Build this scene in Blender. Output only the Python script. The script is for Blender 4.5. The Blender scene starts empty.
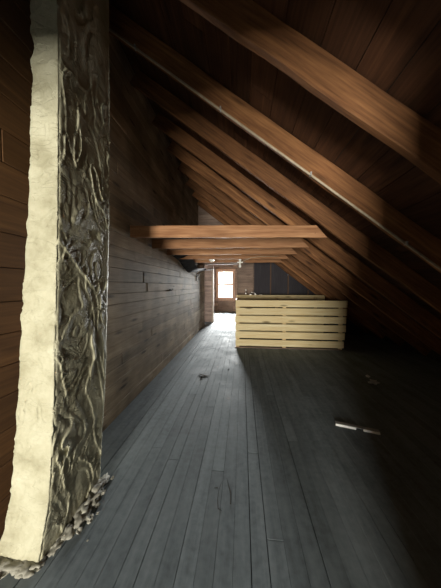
import bpy, bmesh, math, random
from mathutils import Vector, Matrix, noise
random.seed(7)
S = bpy.context.scene
COL = S.collection
H = 1.5                       # eye height
K, SL = 2.955, 0.775          # underside of the rafters: z = K - SL*x
WX = -1.42                    # left wall
def roof(x): return K - SL*x

# ------------------------------------------------------------------ helpers
def obj(name, bm, mat, parent=None, smooth=False, loc=None, rot=None):
    bmesh.ops.recalc_face_normals(bm, faces=bm.faces)
    me = bpy.data.meshes.new(name); bm.to_mesh(me); bm.free()
    if smooth:
        for p in me.polygons: p.use_smooth = True
    me.materials.append(mat)
    o = bpy.data.objects.new(name, me); COL.objects.link(o)
    if parent: o.parent = parent
    if loc is not None: o.location = loc
    if rot is not None: o.rotation_euler = rot
    return o
def struct(name, bm, mat, parent=None, **k):
    o = obj(name, bm, mat, parent, **k)
    if parent is None: o['kind'] = 'structure'
    return o
def thing(name, label, cat, loc=(0,0,0), rot=(0,0,0), group=None):
    o = bpy.data.objects.new(name, None); COL.objects.link(o)
    o.location = loc; o.rotation_euler = rot; o.empty_display_size = .1
    return tag(o, label, cat, group)
def tag(o, label, cat, group=None):
    o['label'] = label; o['category'] = cat
    if group: o['group'] = group
    return o
def box(bm, x0, x1, y0, y1, z0, z1):
    v = [bm.verts.new(p) for p in ((x0,y0,z0),(x1,y0,z0),(x1,y1,z0),(x0,y1,z0),(x0,y0,z1),(x1,y0,z1),(x1,y1,z1),(x0,y1,z1))]
    for f in ((0,3,2,1),(4,5,6,7),(0,1,5,4),(1,2,6,5),(2,3,7,6),(3,0,4,7)): bm.faces.new([v[i] for i in f])
    return v
def prism(bm, pts, axis, a, b):
    """pts: 2D outline; extruded along axis from a to b."""
    def P(u, w, t):
        return {'x':(t,u,w), 'y':(u,t,w), 'z':(u,w,t)}[axis]
    A = [bm.verts.new(P(u,w,a)) for u,w in pts]; B = [bm.verts.new(P(u,w,b)) for u,w in pts]
    bm.faces.new(A); bm.faces.new(B[::-1]); n = len(pts)
    for i in range(n): bm.faces.new((A[i], B[i], B[(i+1)%n], A[(i+1)%n]))
def lathe(bm, prof, n=16, c=(0,0,0)):
    rings = []
    for r, z in prof:
        rings.append([bm.verts.new((c[0]+r*math.cos(2*math.pi*i/n), c[1]+r*math.sin(2*math.pi*i/n), c[2]+z)) for i in range(n)])
    for a, b in zip(rings, rings[1:]):
        for i in range(n): bm.faces.new((a[i], a[(i+1)%n], b[(i+1)%n], b[i]))
    bm.faces.new(rings[0][::-1]); bm.faces.new(rings[-1])
def tube(bm, pts, r, n=8):
    pts = [Vector(p) for p in pts]; rings = []
    for i, p in enumerate(pts):
        d = (pts[min(i+1, len(pts)-1)] - pts[max(i-1, 0)]).normalized()
        up = Vector((0,0,1)) if abs(d.z) < .9 else Vector((1,0,0))
        a = d.cross(up).normalized(); b = d.cross(a)
        rr = r[i] if isinstance(r, (list, tuple)) else r
        rings.append([bm.verts.new(p + a*rr*math.cos(2*math.pi*k/n) + b*rr*math.sin(2*math.pi*k/n)) for k in range(n)])
    for a, b in zip(rings, rings[1:]):
        for k in range(n): bm.faces.new((a[k], a[(k+1)%n], b[(k+1)%n], b[k]))
    bm.faces.new(rings[0][::-1]); bm.faces.new(rings[-1])
def plank(bm, x0, x1, y0, y1, z0, z1, c=.003, jit=.0):
    """rectangular board with chamfered edges"""
    v = box(bm, x0, x1, y0, y1, z0, z1)
    edges = list({e for q in v for e in q.link_edges})
    c = min(c, abs(x1-x0)*.3, abs(y1-y0)*.3, abs(z1-z0)*.3)
    bmesh.ops.bevel(bm, geom=edges, offset=c, segments=1, affect='EDGES')
def beam_bm(L, w, d, seg=26, amp=.003, seed=0, c=.004, cut0=0.0, cut1=0.0):
    """rough sawn timber, long axis local x from 0 to L, width w on y, depth d on z (0..d); ends cut slanting by cut0/cut1"""
    bm = bmesh.new(); prof = [(-w/2+c,0),(w/2-c,0),(w/2,c),(w/2,d-c),(w/2-c,d),(-w/2+c,d),(-w/2,d-c),(-w/2,c)]
    rings = []
    for i in range(seg+1):
        t = i/seg; ring = []
        for j, (y, z) in enumerate(prof):
            x = L*t + (1-t)*cut0*(z/d) + t*cut1*(z/d)
            q = Vector((x*2.3+seed*7.1, y*6, z*5+seed))
            y2 = y + noise.noise(q)*amp*1.4; z2 = z + noise.noise(q+Vector((0,9,4)))*amp*2 + noise.noise(Vector((x*9+seed*3, j, 1)))*amp*.8
            ring.append(bm.verts.new((x, y2, z2)))
        rings.append(ring)
    n = len(prof)
    for a, b in zip(rings, rings[1:]):
        for k in range(n): bm.faces.new((a[k], a[(k+1)%n], b[(k+1)%n], b[k]))
    bm.faces.new(rings[0][::-1]); bm.faces.new(rings[-1])
    return bm

# ------------------------------------------------------------------ materials
def new_mat(name):
    m = bpy.data.materials.new(name); m.use_nodes = True
    nt = m.node_tree; nt.nodes.clear()
    out = nt.nodes.new('ShaderNodeOutputMaterial'); b = nt.nodes.new('ShaderNodeBsdfPrincipled')
    nt.links.new(b.outputs[0], out.inputs[0])
    return m, nt, b
def N(nt, t, **k):
    n = nt.nodes.new(t)
    for a, v in k.items():
        if a.startswith('i_'):
            key = a[2:]; n.inputs[int(key) if key.isdigit() else key.replace('_', ' ')].default_value = v
        else: setattr(n, a, v)
    return n
def ramp(nt, stops):
    r = nt.nodes.new('ShaderNodeValToRGB'); cr = r.color_ramp
    cr.elements[0].position = stops[0][0]; cr.elements[0].color = (*stops[0][1], 1)
    cr.elements[1].position = stops[-1][0]; cr.elements[1].color = (*stops[-1][1], 1)
    for p, c in stops[1:-1]:
        e = cr.elements.new(p); e.color = (*c, 1)
    return r
def wood(name, light, dark, axis='x', rough=.75, knots=.5, vary=.35, grain=1.0, bump=.25, spec=.3, stain=0.0):
    m, nt, b = new_mat(name); L = nt.links.new
    tc = N(nt, 'ShaderNodeTexCoord'); geo = N(nt, 'ShaderNodeNewGeometry'); oi = N(nt, 'ShaderNodeObjectInfo')
    add = N(nt, 'ShaderNodeMath', operation='ADD'); L(geo.outputs['Random Per Island'], add.inputs[0]); L(oi.outputs['Random'], add.inputs[1])
    off = N(nt, 'ShaderNodeVectorMath', operation='SCALE', i_0=(13.7, 7.9, 21.3)); L(add.outputs[0], off.inputs['Scale'])
    va = N(nt, 'ShaderNodeVectorMath', operation='ADD'); L(tc.outputs['Object'], va.inputs[0]); L(off.outputs[0], va.inputs[1])
    lo, hi = .55*grain, 9*grain
    sc = {'x':(lo,hi,hi), 'y':(hi,lo,hi), 'z':(hi,hi,lo)}[axis]
    mp = N(nt, 'ShaderNodeMapping'); mp.inputs['Scale'].default_value = sc; L(va.outputs[0], mp.inputs[0])
    n1 = N(nt, 'ShaderNodeTexNoise', i_Scale=1.0, i_Detail=6.0, i_Roughness=.6, i_Distortion=.6); L(mp.outputs[0], n1.inputs['Vector'])
    mul = N(nt, 'ShaderNodeMath', operation='MULTIPLY', i_1=9.0); L(n1.outputs[0], mul.inputs[0])
    sn = N(nt, 'ShaderNodeMath', operation='SINE'); L(mul.outputs[0], sn.inputs[0])
    sn2 = N(nt, 'ShaderNodeMapRange', i_1=-1.0, i_2=1.0); L(sn.outputs[0], sn2.inputs[0])
    mp2 = N(nt, 'ShaderNodeMapping'); mp2.inputs['Scale'].default_value = tuple(v*7 for v in sc); L(va.outputs[0], mp2.inputs[0])
    n2 = N(nt, 'ShaderNodeTexNoise', i_Scale=1.0, i_Detail=4.0); L(mp2.outputs[0], n2.inputs['Vector'])
    mix = N(nt, 'ShaderNodeMix', i_0=.55); L(sn2.outputs[0], mix.inputs[2]); L(n2.outputs[0], mix.inputs[3])
    r = ramp(nt, [(.15, dark), (.75, light)]); L(mix.outputs[0], r.inputs[0])
    # knots
    ks = {'x':(1.6,7,7), 'y':(7,1.6,7), 'z':(7,7,1.6)}[axis]
    mk = N(nt, 'ShaderNodeMapping'); mk.inputs['Scale'].default_value = ks; L(va.outputs[0], mk.inputs[0])
    vo = N(nt, 'ShaderNodeTexVoronoi', i_Scale=1.0); L(mk.outputs[0], vo.inputs['Vector'])
    kr = ramp(nt, [(.08, (1,1,1)), (.2, (0,0,0))]); L(vo.outputs['Distance'], kr.inputs[0])
    km = N(nt, 'ShaderNodeMath', operation='MULTIPLY', i_1=knots); L(kr.outputs[0], km.inputs[0])
    c2 = N(nt, 'ShaderNodeMix', data_type='RGBA'); c2.inputs[7].default_value = (*[v*.3 for v in dark], 1)
    L(km.outputs[0], c2.inputs[0]); L(r.outputs[0], c2.inputs[6])
    # tone per board + blotchy dirt
    wn = N(nt, 'ShaderNodeTexWhiteNoise', noise_dimensions='1D'); L(add.outputs[0], wn.inputs['W'])
    mr = N(nt, 'ShaderNodeMapRange', i_3=1-vary, i_4=1+vary*.5); L(wn.outputs[0], mr.inputs[0])
    nb = N(nt, 'ShaderNodeTexNoise', i_Scale=2.2, i_Detail=5.0); L(tc.outputs['Object'], nb.inputs['Vector'])
    mb = N(nt, 'ShaderNodeMapRange', i_1=.3, i_2=.7, i_3=1-stain, i_4=1.0); L(nb.outputs[0], mb.inputs[0])
    mm = N(nt, 'ShaderNodeMath', operation='MULTIPLY'); L(mr.outputs[0], mm.inputs[0]); L(mb.outputs[0], mm.inputs[1])
    c3 = N(nt, 'ShaderNodeVectorMath', operation='SCALE'); L(c2.outputs[2], c3.inputs[0]); L(mm.outputs[0], c3.inputs['Scale'])
    L(c3.outputs[0], b.inputs['Base Color'])
    b.inputs['Roughness'].default_value = rough; b.inputs['Specular IOR Level'].default_value = spec
    bp = N(nt, 'ShaderNodeBump', i_Strength=bump, i_Distance=.004); L(mix.outputs[0], bp.inputs['Height']); L(bp.outputs[0], b.inputs['Normal'])
    return m
def plain(name, col, rough=.5, metal=0.0, var=.25, scale=30, bump=.1, spec=.5):
    m, nt, b = new_mat(name); L = nt.links.new
    tc = N(nt, 'ShaderNodeTexCoord'); n = N(nt, 'ShaderNodeTexNoise', i_Scale=float(scale), i_Detail=5.0); L(tc.outputs['Object'], n.inputs['Vector'])
    r = ramp(nt, [(.3, tuple(c*(1-var) for c in col)), (.7, tuple(min(1, c*(1+var*.5)) for c in col))]); L(n.outputs[0], r.inputs[0])
    L(r.outputs[0], b.inputs['Base Color']); b.inputs['Roughness'].default_value = rough; b.inputs['Metallic'].default_value = metal
    b.inputs['Specular IOR Level'].default_value = spec
    bp = N(nt, 'ShaderNodeBump', i_Strength=bump, i_Distance=.005); L(n.outputs[0], bp.inputs['Height']); L(bp.outputs[0], b.inputs['Normal'])
    return m

RAFT = wood('aged_rafter_wood', (.56,.27,.11), (.14,.055,.022), 'x', knots=.8, vary=.25, stain=.35, bump=.4)
TIE = wood('tie_beam_wood', (.72,.40,.21), (.26,.115,.05), 'x', knots=.85, vary=.2, stain=.25, bump=.35)
DECK = wood('roof_board_wood', (.22,.10,.05), (.07,.03,.015), 'y', knots=.5, vary=.4, stain=.4)
WALLW = wood('old_wall_board_wood', (.78,.63,.45), (.38,.28,.18), 'y', knots=1.0, vary=.3, stain=.6, bump=.6)
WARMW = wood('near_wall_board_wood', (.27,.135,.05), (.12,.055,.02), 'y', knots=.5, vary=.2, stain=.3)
GABLEW = wood('gable_board_wood', (.58,.44,.36), (.28,.20,.165), 'x', knots=.5, vary=.3, stain=.4)
PANELW = wood('dark_panel_wood', (.075,.07,.08), (.04,.036,.045), 'z', knots=.0, vary=.3, stain=.2)
PANELB = wood('panel_batten_wood', (.20,.12,.08), (.10,.06,.04), 'z', knots=.0, vary=.3, stain=.2)
PINE = wood('new_pine_wood', (.95,.87,.60), (.72,.55,.28), 'x', rough=.6, knots=1.0, vary=.15, grain=.9, bump=.12)
PINEY = wood('new_pine_side_wood', (.86,.72,.44), (.66,.48,.23), 'y', rough=.6, knots=.95, vary=.12, grain=.9, bump=.12)
PINEZ = wood('new_pine_post_wood', (.84,.70,.44), (.66,.48,.24), 'z', rough=.6, knots=.4, vary=.1, bump=.12)
CASING = wood('window_casing_wood', (.66,.46,.36), (.42,.27,.20), 'z', knots=.2, vary=.2)
# painted floor boards, worn
def floor_mat():
    m, nt, b = new_mat('worn_grey_floor_paint'); L = nt.links.new
    tc = N(nt, 'ShaderNodeTexCoord'); geo = N(nt, 'ShaderNodeNewGeometry')
    wn = N(nt, 'ShaderNodeTexWhiteNoise', noise_dimensions='1D'); L(geo.outputs['Random Per Island'], wn.inputs['W'])
    mp = N(nt, 'ShaderNodeMapping'); mp.inputs['Scale'].default_value = (14, 1.2, 6); L(tc.outputs['Object'], mp.inputs[0])
    n1 = N(nt, 'ShaderNodeTexNoise', i_Scale=1.0, i_Detail=7.0, i_Roughness=.65); L(mp.outputs[0], n1.inputs['Vector'])
    n2 = N(nt, 'ShaderNodeTexNoise', i_Scale=1.9, i_Detail=6.0, i_Roughness=.7); L(tc.outputs['Object'], n2.inputs['Vector'])
    n3 = N(nt, 'ShaderNodeTexNoise', i_Scale=24.0, i_Detail=4.0); L(tc.outputs['Object'], n3.inputs['Vector'])
    a = N(nt, 'ShaderNodeMath', operation='ADD'); L(n1.outputs[0], a.inputs[0]); L(n2.outputs[0], a.inputs[1])
    a2 = N(nt, 'ShaderNodeMath', operation='MULTIPLY_ADD', i_1=.5); L(n3.outputs[0], a2.inputs[0]); L(a.outputs[0], a2.inputs[2])
    r = ramp(nt, [(.38, (.095,.113,.125)), (.5, (.155,.184,.202)), (.62, (.205,.238,.258))])
    hv = N(nt, 'ShaderNodeMath', operation='MULTIPLY', i_1=.4); L(a2.outputs[0], hv.inputs[0]); L(hv.outputs[0], r.inputs[0])
    mr = N(nt, 'ShaderNodeMapRange', i_3=.82, i_4=1.12); L(wn.outputs[0], mr.inputs[0])
    c = N(nt, 'ShaderNodeVectorMath', operation='SCALE'); L(r.outputs[0], c.inputs[0]); L(mr.outputs[0], c.inputs['Scale'])
    L(c.outputs[0], b.inputs['Base Color'])
    rr = N(nt, 'ShaderNodeMapRange', i_1=.3, i_2=.7, i_3=.7, i_4=.92); L(n2.outputs[0], rr.inputs[0]); L(rr.outputs[0], b.inputs['Roughness'])
    b.inputs['Specular IOR Level'].default_value = .18
    bp = N(nt, 'ShaderNodeBump', i_Strength=.25, i_Distance=.004); L(a2.outputs[0], bp.inputs['Height']); L(bp.outputs[0], b.inputs['Normal'])
    return m
FLOOR = floor_mat()
def plaster_mat():
    m, nt, b = new_mat('chimney_parging'); L = nt.links.new
    tc = N(nt, 'ShaderNodeTexCoord')
    n1 = N(nt, 'ShaderNodeTexNoise', i_Scale=5.0, i_Detail=8.0, i_Roughness=.65); L(tc.outputs['Object'], n1.inputs['Vector'])
    n2 = N(nt, 'ShaderNodeTexNoise', i_Scale=60.0, i_Detail=4.0); L(tc.outputs['Object'], n2.inputs['Vector'])
    r = ramp(nt, [(.3, (.28,.26,.17)), (.5, (.43,.41,.295)), (.7, (.53,.515,.39))]); L(n1.outputs[0], r.inputs[0])
    L(r.outputs[0], b.inputs['Base Color']); b.inputs['Roughness'].default_value = .6; b.inputs['Specular IOR Level'].default_value = .35
    bp = N(nt, 'ShaderNodeBump', i_Strength=.35, i_Distance=.006); L(n2.outputs[0], bp.inputs['Height'])
    bp2 = N(nt, 'ShaderNodeBump', i_Strength=.4, i_Distance=.02); L(n1.outputs[0], bp2.inputs['Height']); L(bp.outputs[0], bp2.inputs['Normal'])
    mp = N(nt, 'ShaderNodeMapping'); mp.inputs['Scale'].default_value = (6, 6, 13); L(tc.outputs['Object'], mp.inputs[0])
    n4 = N(nt, 'ShaderNodeTexNoise', i_Scale=1.0, i_Detail=3.0, i_Distortion=1.5); L(mp.outputs[0], n4.inputs['Vector'])
    cr = ramp(nt, [(.3, (1,1,1)), (.42, (.2,.2,.2)), (.47, (.9,.9,.9))]); L(n4.outputs[0], cr.inputs[0])
    bp3 = N(nt, 'ShaderNodeBump', i_Strength=.45, i_Distance=.008); L(cr.outputs[0], bp3.inputs['Height']); L(bp2.outputs[0], bp3.inputs['Normal'])
    L(bp3.outputs[0], b.inputs['Normal'])
    return m
PLAST = plaster_mat()
RUBBLE = plain('crumbled_mortar', (.30,.29,.245), .8, var=.4, scale=25, bump=.8)
DARK = plain('dark_void_board', (.03,.028,.026), .9)
BLACKM = plain('blackened_iron', (.02,.02,.02), .85, 0.0, spec=.1)
WHITE = plain('white_porcelain', (.85,.84,.8), .25, var=.05)
CABLE = plain('pale_cable_sheath', (.42,.34,.24), .5, var=.2)
GREYM = plain('grey_painted_metal', (.42,.42,.42), .5, .2)
WHITEM = plain('white_painted_metal', (.85,.86,.85), .35, var=.1)
CHROME = plain('bright_metal', (.75,.75,.75), .2, .9, var=.1)
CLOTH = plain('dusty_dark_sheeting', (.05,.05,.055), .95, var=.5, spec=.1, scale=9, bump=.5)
PAPER = plain('crumpled_paper', (.9,.9,.9), .8, var=.2)
TWIG = plain('dark_splinter', (.03,.025,.02), .8)
def glass_mat():
    m, nt, b = new_mat('window_glass'); nt.nodes.remove(b)
    out = [n for n in nt.nodes if n.type == 'OUTPUT_MATERIAL'][0]
    t = N(nt, 'ShaderNodeBsdfTransparent'); g = N(nt, 'ShaderNodeBsdfGlossy', i_Roughness=.03); fr = N(nt, 'ShaderNodeFresnel', i_IOR=1.45)
    tc = N(nt, 'ShaderNodeTexCoord'); n = N(nt, 'ShaderNodeTexNoise', i_Scale=4.0); nt.links.new(tc.outputs['Object'], n.inputs['Vector'])
    r = ramp(nt, [(.3, (.82,.82,.8)), (.7, (.96,.96,.95))]); nt.links.new(n.outputs[0], r.inputs[0]); nt.links.new(r.outputs[0], t.inputs[0])
    mx = N(nt, 'ShaderNodeMixShader'); nt.links.new(fr.outputs[0], mx.inputs[0]); nt.links.new(t.outputs[0], mx.inputs[1]); nt.links.new(g.outputs[0], mx.inputs[2])
    nt.links.new(mx.outputs[0], out.inputs[0]); return m
GLASS = glass_mat()

YB, YF = -4.5, 12.95        # back gable, far gable
XE = K/SL + .2              # eaves on the right
HX0, HX1, HY0, HY1 = -.09, 2.2, 5.42, 6.5    # stairwell opening

# ------------------------------------------------------------------ floor
bm = bmesh.new(); x = -2.4; rr = random.Random(3)
while x < XE:
    w = .098 + rr.uniform(-.004, .004)
    gap = rr.choice([.0008, .001, .001, .0015, .003, .005])
    y = YB - rr.uniform(.1, 3)
    while y < YF:
        ln = rr.uniform(2.2, 4.2); dz = rr.uniform(-.0015, .0015)
        a, b_ = max(y, YB-.05), min(y+ln, YF+.05)
        if b_ > a+.02:
            segs = [(a, b_)]
            if x+w > HX0 and x < HX1:
                segs = [(s, e) for s, e in ((a, min(b_, HY0)), (max(a, HY1), b_)) if e > s+.01]
            for s, e in segs: plank(bm, x, x+w-gap, s, e-.003, -.025, dz, .001)
        y += ln
    x += w
struct('floor', bm, FLOOR)
bm = bmesh.new()
for a in ((-2.45, HX0, YB-.1, YF+.1), (HX1, XE+.1, YB-.1, YF+.1), (HX0, HX1, YB-.1, HY0), (HX0, HX1, HY1, YF+.1)):
    box(bm, a[0], a[1], a[2], a[3], -.12, -.027)
struct('floor', bm, DARK)
bm = bmesh.new()
for a in ((HX0-.04, HX0, HY0-.04, HY1+.04), (HX1, HX1+.04, HY0-.04, HY1+.04), (HX0, HX1, HY0-.04, HY0), (HX0, HX1, HY1, HY1+.04)):
    box(bm, a[0], a[1], a[2], a[3], -2.6, -.121)
box(bm, HX0-.04, HX1+.04, HY0-.04, HY1+.04, -2.65, -2.6)
struct('wall_stairwell', bm, PANELW)

# ------------------------------------------------------------------ board walls
def side_wall(name, X, y0, y1, mat, top, bh=.19, th=.022, face=1, seed=1, zmin=0.0):
    """horizontal boards running along y, face towards +x at X"""
    r = random.Random(seed); bm = bmesh.new(); z = zmin
    while z < top:
        h = bh + r.uniform(-.02, .02); y = y0 - r.uniform(0, 2)
        while y < y1:
            ln = r.uniform(1.8, 3.6); a, b_ = max(y, y0), min(y+ln, y1); d = r.uniform(-.002, .002)
            if b_ > a+.03: plank(bm, X-th*face, X+d, a, b_-.004, z, min(z+h-.004, top), .003)
            y += ln
        z += h
    o = struct(name, bm, mat)
    bm = bmesh.new(); box(bm, min(X-.1*face, X-.024*face), max(X-.1*face, X-.024*face), y0, y1, zmin, top)
    struct(name, bm, DARK)
    return o
side_wall('wall_left', -2.3, YB, -.35, WALLW, roof(-2.3)+.33, .17, seed=16)
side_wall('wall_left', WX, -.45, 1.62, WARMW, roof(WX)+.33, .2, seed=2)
side_wall('wall_left', WX, 1.62, 8.3, WALLW, roof(WX)+.33, .14, seed=5)
side_wall('wall_left', -2.3, 8.0, YF, WALLW, roof(-2.3)+.33, .17, seed=6)
def cross_wall(name, Y, rects, mat, bh=.15, th=.022, seed=1, back=True, z0=0.0):
    """boards running along x, facing -y; rects = (x0,x1,z0,z1 or None for up to the roof)"""
    r = random.Random(seed); bm = bmesh.new()
    for (x0, x1, za, zb) in rects:
        z = za
        while True:
            zt = z + bh - .003; lim = zb if zb is not None else 99
            if z >= lim: break
            zt = min(zt, lim); xr = x1
            if zb is None:
                xr = min(x1, (K+.24-zt)/SL)
                if xr <= x0+.02: break
            d = r.uniform(-.003, .003)
            plank(bm, x0, xr, Y+d, Y+th, z, zt, .003)
            z += bh
    o = struct(name, bm, mat)
    if back:
        bm = bmesh.new()
        for (x0, x1, za, zb) in rects:
            if zb is None:
                zl, zr = roof(x0)+.22, roof(x1)+.22
                if zr > za: prism(bm, [(x0,za),(x1,za),(x1,zr),(x0,zl)], 'y', Y+th+.002, Y+.09)
                else: prism(bm, [(x0,za),((K+.22-za)/SL,za),(x0,zl)], 'y', Y+th+.002, Y+.09)
            else: box(bm, x0, x1, Y+th+.002, Y+.09, za, zb)
        struct(name, bm, DARK)
    return o
# far gable with its window opening
wx0, wx1, wz0, wz1 = -1.42, -.51, .78, 2.37
cross_wall('wall_far', YF, [(-2.4, wx0, 0, None), (wx1, XE, 0, None), (wx0, wx1, 0, wz0), (wx0, wx1, wz1, None)], GABLEW, .16, seed=4)
# wall beside and behind the stairwell; the opening on its left is the passage to the window
PY = 7.1
cross_wall('wall_partition', PY, [(-.12, .34, 0, None), (WX, -.12, 2.2, None)], GABLEW, .085, seed=8)
bm = bmesh.new(); xs = [.38, .90, 1.44, 2.05, 2.7, 3.4, 4.05]
for a, b_ in zip(xs, xs[1:]):
    za = roof(b_)+.2; prism(bm, [(a+.004,0),(b_-.004,0),(b_-.004,max(.05,za)),(a+.004,roof(a)+.2)], 'y', PY+.005, PY+.05)
struct('wall_partition', bm, PANELW)
bm = bmesh.new(); box(bm, .34, .38, PY-.05, PY+.05, 0, roof(.36)+.1)
struct('trim_1', bm, GABLEW)
for i, xx in enumerate(xs[1:5]):
    bm = bmesh.new(); box(bm, xx-.018, xx+.018, PY-.03, PY+.05, 0, max(.1, roof(xx)))
    struct('trim_%d' % (i+2), bm, PANELB)
bm = bmesh.new(); box(bm, -.16, -.12, PY-.02, PY+.1, 0, 2.2)
struct('trim_7', bm, GABLEW)
# stub wall at the end of the corridor with its pale corner post
cross_wall('wall_stub', 9.05, [(-2.3, -1.24, 0, 2.21)], GABLEW, .085, seed=9)
cross_wall('wall_stub', 9.05, [(-2.3, WX, 2.21, None)], GABLEW, .17, seed=10)
bm = bmesh.new(); plank(bm, -1.24, -1.17, 9.0, 9.14, 0, 2.21, .005)
struct('trim_8', bm, wood('pale_post_wood', (.62,.52,.42), (.40,.32,.25), 'z', vary=.1))
bm = bmesh.new(); plank(bm, WX, -1.17, 8.98, 9.06, 2.21, 2.33, .005)
struct('trim_9', bm, GABLEW)
# back gable (behind the viewer) with window, and an unseen partition added to block its light at right and top
bx0, bx1, bz0, bz1 = -1.2, -.3, .15, 1.6
r_ = [(-2.4, bx0, 0, None), (bx1, XE, 0, None), (bx0, bx1, 0, bz0), (bx0, bx1, bz1, None)]
cross_wall('wall_back', YB-.09, r_, GABLEW, .16, seed=14)
DX, DZ, DY = .36, 2.2, -.45
cross_wall('wall_light_blocker', DY, [(DX, XE, 0, None), (WX, DX, DZ, None), (-2.3, WX, 0, None)], GABLEW, .16, seed=15)

# ------------------------------------------------------------------ windows
def window(name, x0, x1, z0, z1, y, inward):
    """y = plane of the room-side wall face; inward = direction towards the room (-1 or +1)"""
    root = bpy.data.objects.new(name, None); COL.objects.link(root); root['kind'] = 'structure'
    root.location = ((x0+x1)/2, y, z0); cx = (x0+x1)/2; hw = (x1-x0)/2; h = z1-z0
    bm = bmesh.new(); c = .11; i = inward
    def bx(a,b,yy0,yy1,c0,d): plank(bm, a, b, min(yy0*i,yy1*i), max(yy0*i,yy1*i), c0, d, .004)
    bx(-hw-c, -hw+.01, .003, .028, -.02, h+.1); bx(hw-.01, hw+c, .003, .028, -.02, h+.1); bx(-hw-c-.02, hw+c+.02, .003, .034, h, h+.13)
    obj('casing', bm, CASING, root)
    bm = bmesh.new(); bx(-hw-c-.03, hw+c+.03, .003, .07, -.055, -.02); bx(-hw-c, hw+c, .003, .022, -.15, -.055)
    obj('sill', bm, CASING, root)
    for k, (a, b_, yy) in enumerate(((h*.5-.02, h, -.06), (0, h*.5+.02, -.03))):
        bm = bmesh.new(); s = .045
        bx(-hw, -hw+s, yy, yy+.028, a, b_); bx(hw-s, hw, yy, yy+.028, a, b_); bx(-hw+s, hw-s, yy, yy+.028, a, a+s*(1.5 if k == 0 else .8)); bx(-hw+s, hw-s, yy, yy+.028, b_-s*.8, b_)
        sash = obj('sash', bm, CASING, root)
        bm = bmesh.new(); bx(-hw+s-.005, hw-s+.005, yy+.011, yy+.016, a+s*.7, b_-s*.7)
        obj('pane', bm, GLASS, sash)
    return root
window('window_1', wx0, wx1, wz0, wz1, YF, -1)
window('window_2', bx0, bx1, bz0, bz1, YB, 1)

# ------------------------------------------------------------------ roof boards
bm = bmesh.new(); r = random.Random(11); ang = math.atan(SL); dirv = Vector((math.cos(ang), 0, -math.sin(ang))); nv = Vector((math.sin(ang), 0, math.cos(ang)))
p0 = Vector((-2.5, 0, roof(-2.5)+.25)); s = 0; Ltot = (XE+.1+2.5)/math.cos(ang)
while s < Ltot:
    w = r.uniform(.2, .27); y = YB-.2-r.uniform(0, 3)
    while y < YF+.2:
        ln = r.uniform(3, 5); a, b_ = max(y, YB-.2), min(y+ln, YF+.2); o_ = r.uniform(0, .005)
        if b_ > a+.05:
            A = p0+dirv*s+nv*o_; B = p0+dirv*(s+w-.005)+nv*o_
            prism(bm, [(A.x,A.z),(B.x,B.z),(B.x+nv.x*.02,B.z+nv.z*.02),(A.x+nv.x*.02,A.z+nv.z*.02)], 'y', a, b_-.004)
        y += ln
    s += w
struct('ceiling', bm, DECK)
bm = bmesh.new(); box(bm, XE-.12, XE+.12, YB-.25, YF+.25, -.15, .45); struct('wall_eave', bm, DARK)
bm = bmesh.new(); A = p0+nv*.028; B = p0+dirv*Ltot+nv*.028
prism(bm, [(A.x,A.z),(B.x,B.z),(B.x+nv.x*.05,B.z+nv.z*.05),(A.x+nv.x*.05,A.z+nv.z*.05)], 'y', YB-.25, YF+.25)
struct('ceiling', bm, DARK)

# ------------------------------------------------------------------ rafters
RY = [-3.9, -3.2, -2.5, -1.8, -1.1, .02, .70, 1.37, 2.09, 2.75, 3.43, 4.11, 4.79, 5.5, 6.18, 6.86, 7.6, 8.3, 9.0+.35, 10.1, 10.8, 11.5, 12.2]
RD = .24*math.cos(ang)      # depth of rafter
ordn = ['first', 'second', 'third', 'fourth', 'fifth', 'sixth', 'seventh', 'eighth', 'ninth', 'tenth', 'eleventh', 'twelfth', 'thirteenth', 'fourteenth', 'fifteenth', 'sixteenth', 'seventeenth', 'eighteenth', 'nineteenth', 'twentieth']
rlab = {1.37:'wide brown rafter crossing the upper right corner, nearest large one in view',
        2.09:'brown rafter with swirling grain and a pale cable along its lower edge',
        2.75:'brown sloping rafter that carries the nearest cross tie beam',
        3.43:'sloping rafter that carries the second tie beam, just behind the first',
        4.11:'sloping rafter that carries the third tie beam from the viewer',
        4.79:'sloping rafter that carries the fourth tie beam from the viewer',
        5.5:'sloping rafter that carries the farthest tie beam, above the pine railing front',
        6.18:'sloping rafter over the stairwell, between the farthest tie beam and dark panelled wall',
        6.86:'last sloping rafter in front of the dark panelled wall behind the stairwell'}
for i, yy in enumerate(RY):
    if yy == 1.37: xa = -.98      # headed off at the chimney
    elif yy < -.4: xa = -2.28
    else: xa = WX+.01 if yy < 8.2 else -2.28
    xb = XE-.32
    L = (xb-xa)/math.cos(ang)
    o = obj('rafter', beam_bm(L, .05, RD, 34, .005, i*3.3+1, .005, 0, 0), RAFT, None)
    o.location = (xa, yy, roof(xa)); o.rotation_euler = (0, ang, 0)
    early = {-3.9:'rafter behind the viewer nearest the rear gable wall', -3.2:'rafter behind the viewer, second from the rear gable wall', -2.5:'rafter behind the viewer, third from the rear gable wall', -1.8:'rafter behind the viewer, fourth from the rear gable wall', -1.1:'rafter behind the viewer just beyond the added light-blocking partition',
             .02:'dark rafter directly over the viewer', .70:'dark unlit rafter overhead, just nearer than the wide brown one'}
    lab = rlab.get(yy) or early.get(yy) or 'brown roof rafter beyond the panelled wall, %s towards the far window' % ordn[i-16]
    tag(o, lab, 'rafter', 'rafters of the sloping roof')
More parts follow.
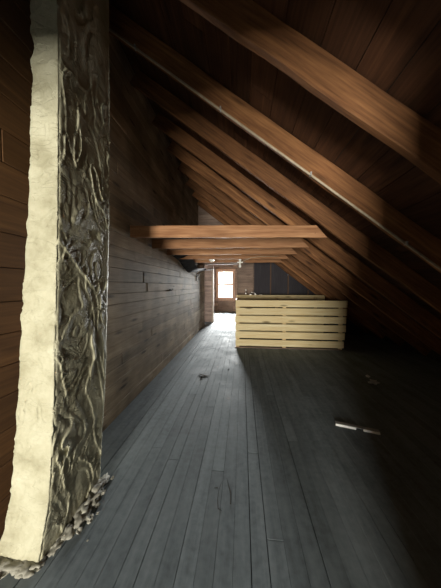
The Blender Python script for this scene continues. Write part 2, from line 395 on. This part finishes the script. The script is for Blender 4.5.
# pale cable clipped along a rafter
bm = bmesh.new(); pts = []
for k in range(41):
    x = -1.38 + k*(3.0+1.38)/40
    pts.append((x, 2.09-.031-.004+noise.noise(Vector((x*1.3,0,0)))*.004, roof(x)-.006+noise.noise(Vector((x*1.1,5,0)))*.006))
tube(bm, pts, .0105, 8)
cab = tag(obj('electric_cable', bm, CABLE, smooth=True), 'long pale cable running down the lower edge of the swirly grained rafter', 'cable')
for k in range(5):
    x = -1.0+k*.8; bm = bmesh.new(); box(bm, x-.006, x+.006, 2.032, 2.066, roof(x)-.018, roof(x)+.012)
    obj('clip', bm, GREYM, cab)

# ------------------------------------------------------------------ tie beams
TY = [2.75, 3.43, 4.11, 4.79, 5.5]
tl = ['nearest tie beam, bright orange brown, crossing from left wall to rafter',
      'second tie beam from the viewer, dark knotty streaks along its face',
      'third tie beam from the viewer, brown, short stretch seen below the second',
      'fourth tie beam from the viewer, with the round white lamp base under it',
      'farthest tie beam from the viewer, lowest in view above the window']
for i, yy in enumerate(TY):
    yb = yy-.025-.008-.02
    za = 2.115 if i == 0 else 2.085; zb = 2.06 if i == 0 else 2.065
    xr = (K-zb-.15)/SL+.02; L = xr-(WX+.012)
    o = obj('tie_beam', beam_bm(L, .04, .145, 30, .0045, 50+i*4, .004, 0, -.13), TIE)
    o.location = (WX+.012, yb, za); o.rotation_euler = (0, math.asin((za-zb)/L), 0)
    tag(o, tl[i], 'beam', 'tie beams across the attic')
    if i == 0:
        for (px, pz) in ((.12, .06), (.13, .1), (2.25, .05), (2.32, .09)):
            bm = bmesh.new(); lathe(bm, [(.004, 0), (.004, .006)], 8)
            n = obj('nail', bm, BLACKM, o); n.location = (px, -.0215, pz); n.rotation_euler = (math.pi/2, 0, 0)

# ------------------------------------------------------------------ chimney
def lerp_tab(tab, z):
    if z <= tab[0][0]: return tab[0][1:]
    for a, b_ in zip(tab, tab[1:]):
        if z <= b_[0]:
            t = (z-a[0])/(b_[0]-a[0]); return tuple(p+(q-p)*t for p, q in zip(a[1:], b_[1:]))
    return tab[-1][1:]
#        z    front-left x,y     front-right x,y   back-right x,y    back-left x,y
CT = [(0.0, -1.355,1.03,  -1.085,1.03,  -1.075,1.54,  -1.37,1.60),
      (0.3, -1.305,1.075,  -1.065,1.085, -1.06,1.55,  -1.37,1.62),
      (0.8, -1.29,1.115,   -1.055,1.12,  -1.05,1.60,  -1.37,1.66),
      (1.4, -1.265,1.14,   -1.05,1.15,   -1.05,1.64,   -1.37,1.70),
      (2.0, -1.235,1.17,   -1.045,1.175, -1.05,1.68,   -1.37,1.72),
      (2.8, -1.20,1.185,   -1.03,1.19,   -1.05,1.71,   -1.37,1.74),
      (4.1, -1.20,1.19,   -1.03,1.20,   -1.05,1.74,   -1.37,1.76)]
def ridge(v): return 1-abs(noise.noise(v))*2
bm = bmesh.new(); NZ, seg = 420, (40, 60, 8, 12)
rings = []
for iz in range(NZ+1):
    z = iz/NZ*3.98; c = lerp_tab(CT, z); C = [Vector((c[i], c[i+1], 0)) for i in range(0, 8, 2)]
    ring = []
    for s_ in range(4):
        a, b_ = C[s_], C[(s_+1) % 4]; d = (b_-a).normalized(); nrm = Vector((d.y, -d.x, 0))
        for k in range(seg[s_]):
            t = k/seg[s_]; p = a.lerp(b_, t); p.z = z
            # rounded corner
            e = min(t, 1-t)*(b_-a).length; rc = .022
            oth = C[s_]-C[s_-1] if t < .5 else C[(s_+2) % 4]-b_
            oth = Vector((oth.y, -oth.x, 0)).normalized(); wgt = .5*(max(0, rc-e)/rc)**1.2
            nrm = (nrm*(1-wgt)+oth*wgt).normalized()
            p -= nrm*(max(0, rc-e)/rc)**2*.010
            dsp = noise.fractal(p*6, 1.0, 2.0, 4)*.008
            if s_ == 1:      # side face: thick trowelled folds flowing down
                q = Vector((p.y*6+noise.noise(p*3)*.9, p.x*3, z*1.7+noise.noise(p*4+Vector((3,1,2)))*.8))
                rg = max(0, ridge(q)-.86)/.14*min(1, max(0, noise.noise(p*2.2+Vector((8,8,2)))+.35)*2)
                q2 = Vector((p.y*13+noise.noise(p*5)*1.2, 4.4, z*4.5+noise.noise(p*6)*1.0))
                rg2 = max(0, ridge(q2)-.84)/.16*max(0, noise.noise(p*3.1)+.2)*2
                fold = (noise.noise(Vector((p.y*4+z*.8, 9.1, z*2.2+noise.noise(p*3)))) % .22)/.22
                dsp += rg**1.4*.016+rg2**2*.010+fold*.007-.005
            elif s_ == 0:    # front face: courses pushed through the coat
                q = Vector((p.x*5, 2.2, z*9+noise.noise(p*5)*1.3)); rg = max(0, ridge(q)-.8)/.2
                q2 = Vector((p.x*24, 1.2, z*14+noise.noise(p*9)*1.4)); rg2 = max(0, ridge(q2)-.78)/.22
                dsp += rg**1.5*.011*(1 if noise.noise(Vector((p.x*3, 3, z*3))) > -.1 else .2)+rg2**2*.012*max(0, noise.noise(p*4+Vector((5,5,5)))+.35)
                dsp += noise.noise(Vector((0, 0, z*4)))*.012
                gr = abs(noise.noise(Vector((p.x*2, 6.6, z*5.5+noise.noise(p*12)*.5)))); dsp -= max(0, 1-gr/.035)*.010*max(0, noise.noise(Vector((p.x*9, 2, z*3)))+.45)
                q3 = Vector((p.x*30+z*12, 8.8, z*26)); dsp -= max(0, ridge(q3)-.86)/.14*.007*max(0, noise.noise(p*7+Vector((1,9,4)))+.1)*2
            else: dsp += noise.noise(p*8)*.008
            ring.append(bm.verts.new(p+nrm*(dsp*min(1, .35+e/.04)+noise.noise(Vector((s_ if t < .5 else (s_+1) % 4, 7, z*11)))*.012*max(0, 1-e/.03))))
    rings.append(ring)
n = len(rings[0])
for a, b_ in zip(rings, rings[1:]):
    for k in range(n): bm.faces.new((a[k], a[(k+1)%n], b_[(k+1)%n], b_[k]))
bm.faces.new(rings[0][::-1]); bm.faces.new(rings[-1])
chim = thing('chimney', 'tall narrow chimney coated in rough cream mortar against the left wall', 'chimney', (-1.22, 1.35, 0))
bmesh.ops.translate(bm, verts=bm.verts, vec=(1.22, -1.35, 0))
obj('flue_stack', bm, PLAST, chim, smooth=True)
# crumbling skirt of mortar where the chimney meets the floor
def lump(bm, c, r, sc=(1,1,1), seed=0, sub=3, amp=.35):
    ret = bmesh.ops.create_icosphere(bm, subdivisions=sub, radius=1.0)
    for v in ret['verts']:
        d = v.co.normalized(); q = d*1.6+Vector((seed*3.7, seed, 0))
        m = 1+noise.noise(q)*amp*1.5+noise.noise(q*2.7)*amp*.8+(noise.cell(q*2)-.5)*amp*.35
        v.co = Vector((d.x*sc[0], d.y*sc[1], d.z*sc[2]))*r*m+Vector(c)
        v.co.x = max(v.co.x, -1.405+1.22) if abs(c[0]) > .0001 or abs(c[1]) > .0001 else v.co.x
        if v.co.z < .001: v.co.z = .001+abs(v.co.z-.001)*.02
bm = bmesh.new()
for j, (x, y, r, h) in enumerate(((-1.34,1.0,.06,.7),(-1.29,1.01,.05,.7),(-1.22,1.015,.05,.6),(-1.15,1.01,.045,.6),(-1.1,1.03,.035,.6),(-1.36,.95,.05,.5),(-1.3,.955,.035,.5),
                                 (-1.06,1.12,.03,.8),(-1.05,1.19,.04,.9),(-1.03,1.26,.045,1.0),(-1.04,1.33,.05,1.2),(-1.04,1.40,.05,1.3),(-1.05,1.47,.045,1.4),(-1.06,1.53,.04,1.2))):
    lump(bm, (x+1.22, y-1.35, .0), r*1.1, ((1.2, .9, h*.5) if j < 7 else (.9, 1.4, h*.5)), j, 3, .5)
sk = obj('mortar_skirt', bm, RUBBLE, chim, smooth=True); sk['label'] = 'crumbling grey mortar skirt at the chimney foot'
chips = [(-.985,1.20,.018,'grey mortar crumb lying nearest the chimney front corner'), (-.965,1.27,.022,'pale mortar chunk beside the chimney foot, largest of the crumbs'),
         (-.975,1.36,.014,'small grey mortar crumb beside the middle of the chimney side'), (-.94,1.31,.009,'tiny mortar crumb farthest out from the chimney on the floor'),
         (-.99,1.45,.016,'grey mortar crumb near the rear of the chimney side'), (-1.0,1.57,.013,'mortar crumb at the rear corner of the chimney foot'),
         (-1.24,.93,.014,'mortar crumb on the floor in front of the chimney'), (-.9,1.16,.005,'white speck of mortar on the bare floor right of the chimney')]
proto = None
for j, (x, y, r, l) in enumerate(chips):
    bm = bmesh.new(); lump(bm, (0, 0, r*.5), r, (1, 1.2, .75), 20+j, 2, .45)
    o = obj('mortar_chunk', bm, RUBBLE, loc=(x, y, 0)); tag(o, l, 'rubble', 'mortar crumbs around the chimney foot')

# ------------------------------------------------------------------ stairwell railing
rail = thing('stair_railing', 'low new pine slatted railing boxed around the stairwell', 'railing', (1.12, 5.33, 0))
def rpart(name, bm, mat, par=rail):
    bmesh.ops.translate(bm, verts=bm.verts, vec=(-1.12, -5.33, 0)); return obj(name, bm, mat, par)
rx = random.Random(5); pitch = .190
for k in range(6):
    zt = 1.157-pitch*k; bm = bmesh.new()
    plank(bm, -.155+rx.uniform(-.012, .012), 2.43-.010*k+rx.uniform(-.01, .012), 5.33, 5.358, zt-.160, zt+rx.uniform(-.004,.004), .006)
    rpart('slat', bm, PINE)
for xx in (-.10, 1.01, 2.3):
    bm = bmesh.new(); plank(bm, xx-.042, xx+.042, 5.36, 5.40, 0, min(1.13, roof(xx+.04)-.02+.12), .004); rpart('post', bm, PINEZ)
for xx in (-.10, 1.01, 2.1):
    bm = bmesh.new(); plank(bm, xx-.042, xx+.042, 6.515, 6.55, 0, 1.19, .004); rpart('post', bm, PINEZ)
for k in range(6):      # side return on the left
    zt = 1.157-pitch*k; bm = bmesh.new(); plank(bm, -.150, -.126, 5.405, 6.51, zt-.15, zt, .005)
    rpart('slat', bm, PINEY)
for k in range(6):      # back run, a little higher
    zt = 1.235-pitch*k; bm = bmesh.new(); plank(bm, -.165, (2.36 if k == 0 else 2.34), 6.552, 6.588, zt-.15, zt, .006)
    rpart('slat', bm, PINE)
bm = bmesh.new(); plank(bm, -.17, 2.3, 5.315, 5.42, .001, .018, .004); s_ = rpart('kick_board', bm, GABLEW); s_['label'] = 'grey worn board under the railing front'

# small items on the back run
z0 = 1.236
t = tag(thing('glass_bottle', 'small clear bottle standing at left end of the railing top', 'bottle', (.117, 6.57, z0)), 'small pale bottle standing at left end of the rear railing top', 'bottle')
bm = bmesh.new(); lathe(bm, [(.016,0),(.018,.005),(.018,.075),(.009,.1),(.008,.12)], 16); obj('body', bm, CHROME, t, smooth=True)
bm = bmesh.new(); lathe(bm, [(.011,.12),(.011,.14)], 12); box(bm, -.028, .012, -.006, .006, .14, .158); obj('cap', bm, WHITE, t)
t = thing('metal_hoop', 'small shiny metal hoop lying upright on the rear railing top', 'hoop', (.32, 6.57, z0))
bm = bmesh.new(); tube(bm, [(-.07*math.cos(math.pi*k/14), 0, .012+.075*math.sin(math.pi*k/14)) for k in range(15)], .008, 8); obj('grip', bm, CHROME, t, smooth=True)
for sx in (-1, 1):
    bm = bmesh.new(); plank(bm, sx*.07-.025, sx*.07+.025, -.014, .014, 0, .014, .003); obj('foot', bm, CHROME, t)
bm = bmesh.new(); plank(bm, -.04, .04, -.012, .012, 0, .014, .004)
for q in (-.025, .025): lathe(bm, [(.006,.014),(.006,.02)], 8, (q,0,0))
tag(obj('metal_latch', bm, CHROME, loc=(.555, 6.57, z0)), 'small flat metal latch on the rear railing top, right of the shiny hoop', 'latch')

# ------------------------------------------------------------------ fixtures on the beams
yb4 = TY[3]-.053
t = thing('lamp_base', 'round white ceiling lamp base under the fourth tie beam above the corner post', 'lamp', (-.655, yb4, 2.067))
bm = bmesh.new(); lathe(bm, [(.055,.006),(.06,0),(.058,-.02),(.03,-.035)], 20); obj('rose', bm, WHITE, t, smooth=True)
bm = bmesh.new(); lathe(bm, [(.028,-.034),(.026,-.045),(.02,-.046)], 16); obj('socket', bm, WHITE, t, smooth=True)
t = thing('pull_chain_lamp', 'white bulb holder with bare bulb hanging from the tie beam beside window', 'lamp', (-.045, yb4, 2.067))
bm = bmesh.new(); lathe(bm, [(.03,.004),(.032,-.01),(.022,-.03),(.022,-.085),(.027,-.09)], 16); obj('holder', bm, WHITE, t, smooth=True)
bm = bmesh.new(); lathe(bm, [(.016,-.09),(.024,-.12),(.03,-.145),(.022,-.17),(.005,-.178)], 16); obj('bulb', bm, WHITE, t, smooth=True)
bm = bmesh.new(); box(bm, -.06, .06, -.014, .014, -.075, -.05); obj('switch_arm', bm, WHITE, t)
bm = bmesh.new(); tube(bm, [(.03,-.03,-.05),(.12,-.05,-.02),(.24,-.04,.03),(.42,-.035,.05),(.8,-.036,.055)], .006, 6); obj('cable', bm, CABLE, t, smooth=True)

# ------------------------------------------------------------------ sagging sheet along the left wall, bracket, hook
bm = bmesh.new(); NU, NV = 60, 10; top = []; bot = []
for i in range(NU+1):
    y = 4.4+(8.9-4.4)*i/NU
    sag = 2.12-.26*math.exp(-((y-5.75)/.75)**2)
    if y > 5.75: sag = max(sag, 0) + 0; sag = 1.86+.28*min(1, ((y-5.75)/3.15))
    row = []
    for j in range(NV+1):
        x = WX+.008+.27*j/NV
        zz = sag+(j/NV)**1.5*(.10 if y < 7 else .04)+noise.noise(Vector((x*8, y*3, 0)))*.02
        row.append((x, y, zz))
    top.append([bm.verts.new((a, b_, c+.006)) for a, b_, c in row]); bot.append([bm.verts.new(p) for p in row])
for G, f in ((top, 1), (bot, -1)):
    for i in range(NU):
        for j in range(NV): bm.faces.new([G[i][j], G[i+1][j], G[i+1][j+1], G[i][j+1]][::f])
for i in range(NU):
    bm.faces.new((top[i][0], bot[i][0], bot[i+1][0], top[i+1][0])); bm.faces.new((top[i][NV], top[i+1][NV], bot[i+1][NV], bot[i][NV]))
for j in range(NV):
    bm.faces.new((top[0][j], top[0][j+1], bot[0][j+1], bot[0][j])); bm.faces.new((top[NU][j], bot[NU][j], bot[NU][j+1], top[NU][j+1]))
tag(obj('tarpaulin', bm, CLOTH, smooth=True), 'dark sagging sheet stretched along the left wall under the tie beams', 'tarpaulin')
t = thing('wall_bracket', 'dark forked iron bracket on the left wall under the sagging sheet', 'bracket', (WX+.004, 6.75, 1.66))
bm = bmesh.new(); plank(bm, 0, .012, -.018, .018, 0, .30, .003); obj('back_plate', bm, BLACKM, t)
for sy in (-1, 1):
    bm = bmesh.new(); tube(bm, [(.015, 0, .12), (.05, sy*.05, .18), (.075, sy*.13, .24), (.08, sy*.2, .27)], .012, 6); obj('prong', bm, BLACKM, t, smooth=True)
t = thing('wall_hook', 'small black iron hook on the board wall midway along the corridor', 'hook', (WX+.004, 4.24, 1.42))
bm = bmesh.new(); plank(bm, 0, .01, -.05, .05, -.02, .02, .003); obj('back_plate', bm, BLACKM, t)
bm = bmesh.new(); tube(bm, [(.008,0,.0),(.04,0,-.005),(.055,0,.012),(.052,0,.03)], .007, 6); obj('prong', bm, BLACKM, t, smooth=True)

# ------------------------------------------------------------------ litter on the floor
t = thing('metal_strip', 'broken white and grey metal trim strip lying on floor at right', 'trim strip', (1.01, 2.43, .002), (0, 0, math.atan2(-.111, .375)))
bm = bmesh.new(); plank(bm, 0, .40, .0, .05, .012, .018, .002); box(bm, 0, .40, .045, .05, 0, .012); obj('channel', bm, GREYM, t)
for a, b_ in ((0, .19), (.255, .40)):
    bm = bmesh.new(); prism(bm, [(0,0),(-.012,0),(-.003,.018),(0,.018)], 'x', a, b_); obj('lip', bm, WHITEM, t)['label'] = 'white bent front lip'
bm = bmesh.new(); lump(bm, (0,0,.02), .05, (1.2,.9,.6), 3, 3, .6)
tag(obj('crumpled_paper', bm, plain('grey_paper', (.55,.55,.55), .8), loc=(2.02, 3.55, 0)), 'crumpled grey scrap on the dark floor right of the railing', 'paper')
bm = bmesh.new(); lump(bm, (0,0,.02), .022, (1.6,.8,1.0), 9, 2, .5)
tag(obj('paper_scrap', bm, PAPER, loc=(2.06, 3.78, 0), rot=(0,0,-.8)), 'small white scrap just behind the crumpled grey one', 'paper')
bm = bmesh.new()
tube(bm, [(-.09,.05,.008),(-.03,.01,.012),(.03,-.01,.009),(.09,-.01,.006)], [.004,.01,.009,.003], 6); tube(bm, [(-.02,.0,.01),(-.01,-.06,.012),(-.03,-.12,.006)], [.006,.011,.004], 6)
tag(obj('wood_splinter', bm, TWIG, loc=(-.635, 3.58, 0)), 'dark forked splinter of wood lying on the floor boards in the corridor', 'splinter')
bm = bmesh.new(); tube(bm, [(-.02,-.03,.004),(0,0,.006),(.015,.03,.004)], [.002,.004,.002], 6)
tag(obj('wood_chip', bm, TWIG, loc=(-.235, 3.9, 0)), 'tiny dark chip on the floor right of the forked splinter', 'wood chip')
# worn damage in the boards
bm = bmesh.new()
for pts, r in (([(-.113,1.66,.0015),(-.095,1.60,.002),(-.075,1.54,.002),(-.073,1.46,.0015)], [.001,.002,.0045,.004]),
               ([(-.15,1.62,.0015),(-.165,1.55,.002),(-.165,1.48,.002),(-.155,1.42,.0015),(-.13,1.41,.001)], [.001,.0015,.002,.0025,.001]),
               ([(-.20,1.57,.0015),(-.175,1.575,.002),(-.17,1.56,.001)], [.001,.002,.001])):
    tube(bm, pts, r, 6)
tag(obj('floor_splinters', bm, TWIG), 'dark lifted splinters around a worn patch in the near floor', 'splinter')

# ------------------------------------------------------------------ light: daylight through the two windows
def area(name, loc, rot, sx, sy, power, col, spread=math.pi):
    l = bpy.data.lights.new(name, 'AREA'); l.shape = 'RECTANGLE'; l.size = sx; l.size_y = sy; l.energy = power; l.color = col; l.spread = spread
    o = bpy.data.objects.new(name, l); COL.objects.link(o); o.location = loc; o.rotation_euler = rot; return o
R90 = math.pi/2
area('daylight_far_window', ((wx0+wx1)/2, YF+.35, (wz0+wz1)/2+.05), (-R90, 0, 0), 1.3, 2.0, 4900, (.97,.985,1.0))
area('daylight_back_window', ((bx0+bx1)/2, YB-.3, (bz0+bz1)/2+.05), (R90, 0, 0), 1.1, 1.6, 1400, (1.0,.95,.85))
w = bpy.data.worlds.new('sky'); S.world = w; w.use_nodes = True
bg = w.node_tree.nodes['Background']; bg.inputs[0].default_value = (1, .96, .9, 1); bg.inputs[1].default_value = 3.0

# ------------------------------------------------------------------ camera
cam = bpy.data.cameras.new('camera'); co = bpy.data.objects.new('camera', cam); COL.objects.link(co)
cam.sensor_fit = 'VERTICAL'; cam.sensor_height = 24; cam.lens = 24*220/588; cam.clip_start = .02; cam.clip_end = 100
co.location = (0, 0, H); co.rotation_euler = (R90-math.atan(8/220), 0, math.atan(21.5/220))
S.camera = co
S.view_settings.view_transform = 'Standard'; S.view_settings.look = 'None'; S.view_settings.gamma = 1
S.view_settings.use_curve_mapping = False; S.view_settings.exposure = 0.0
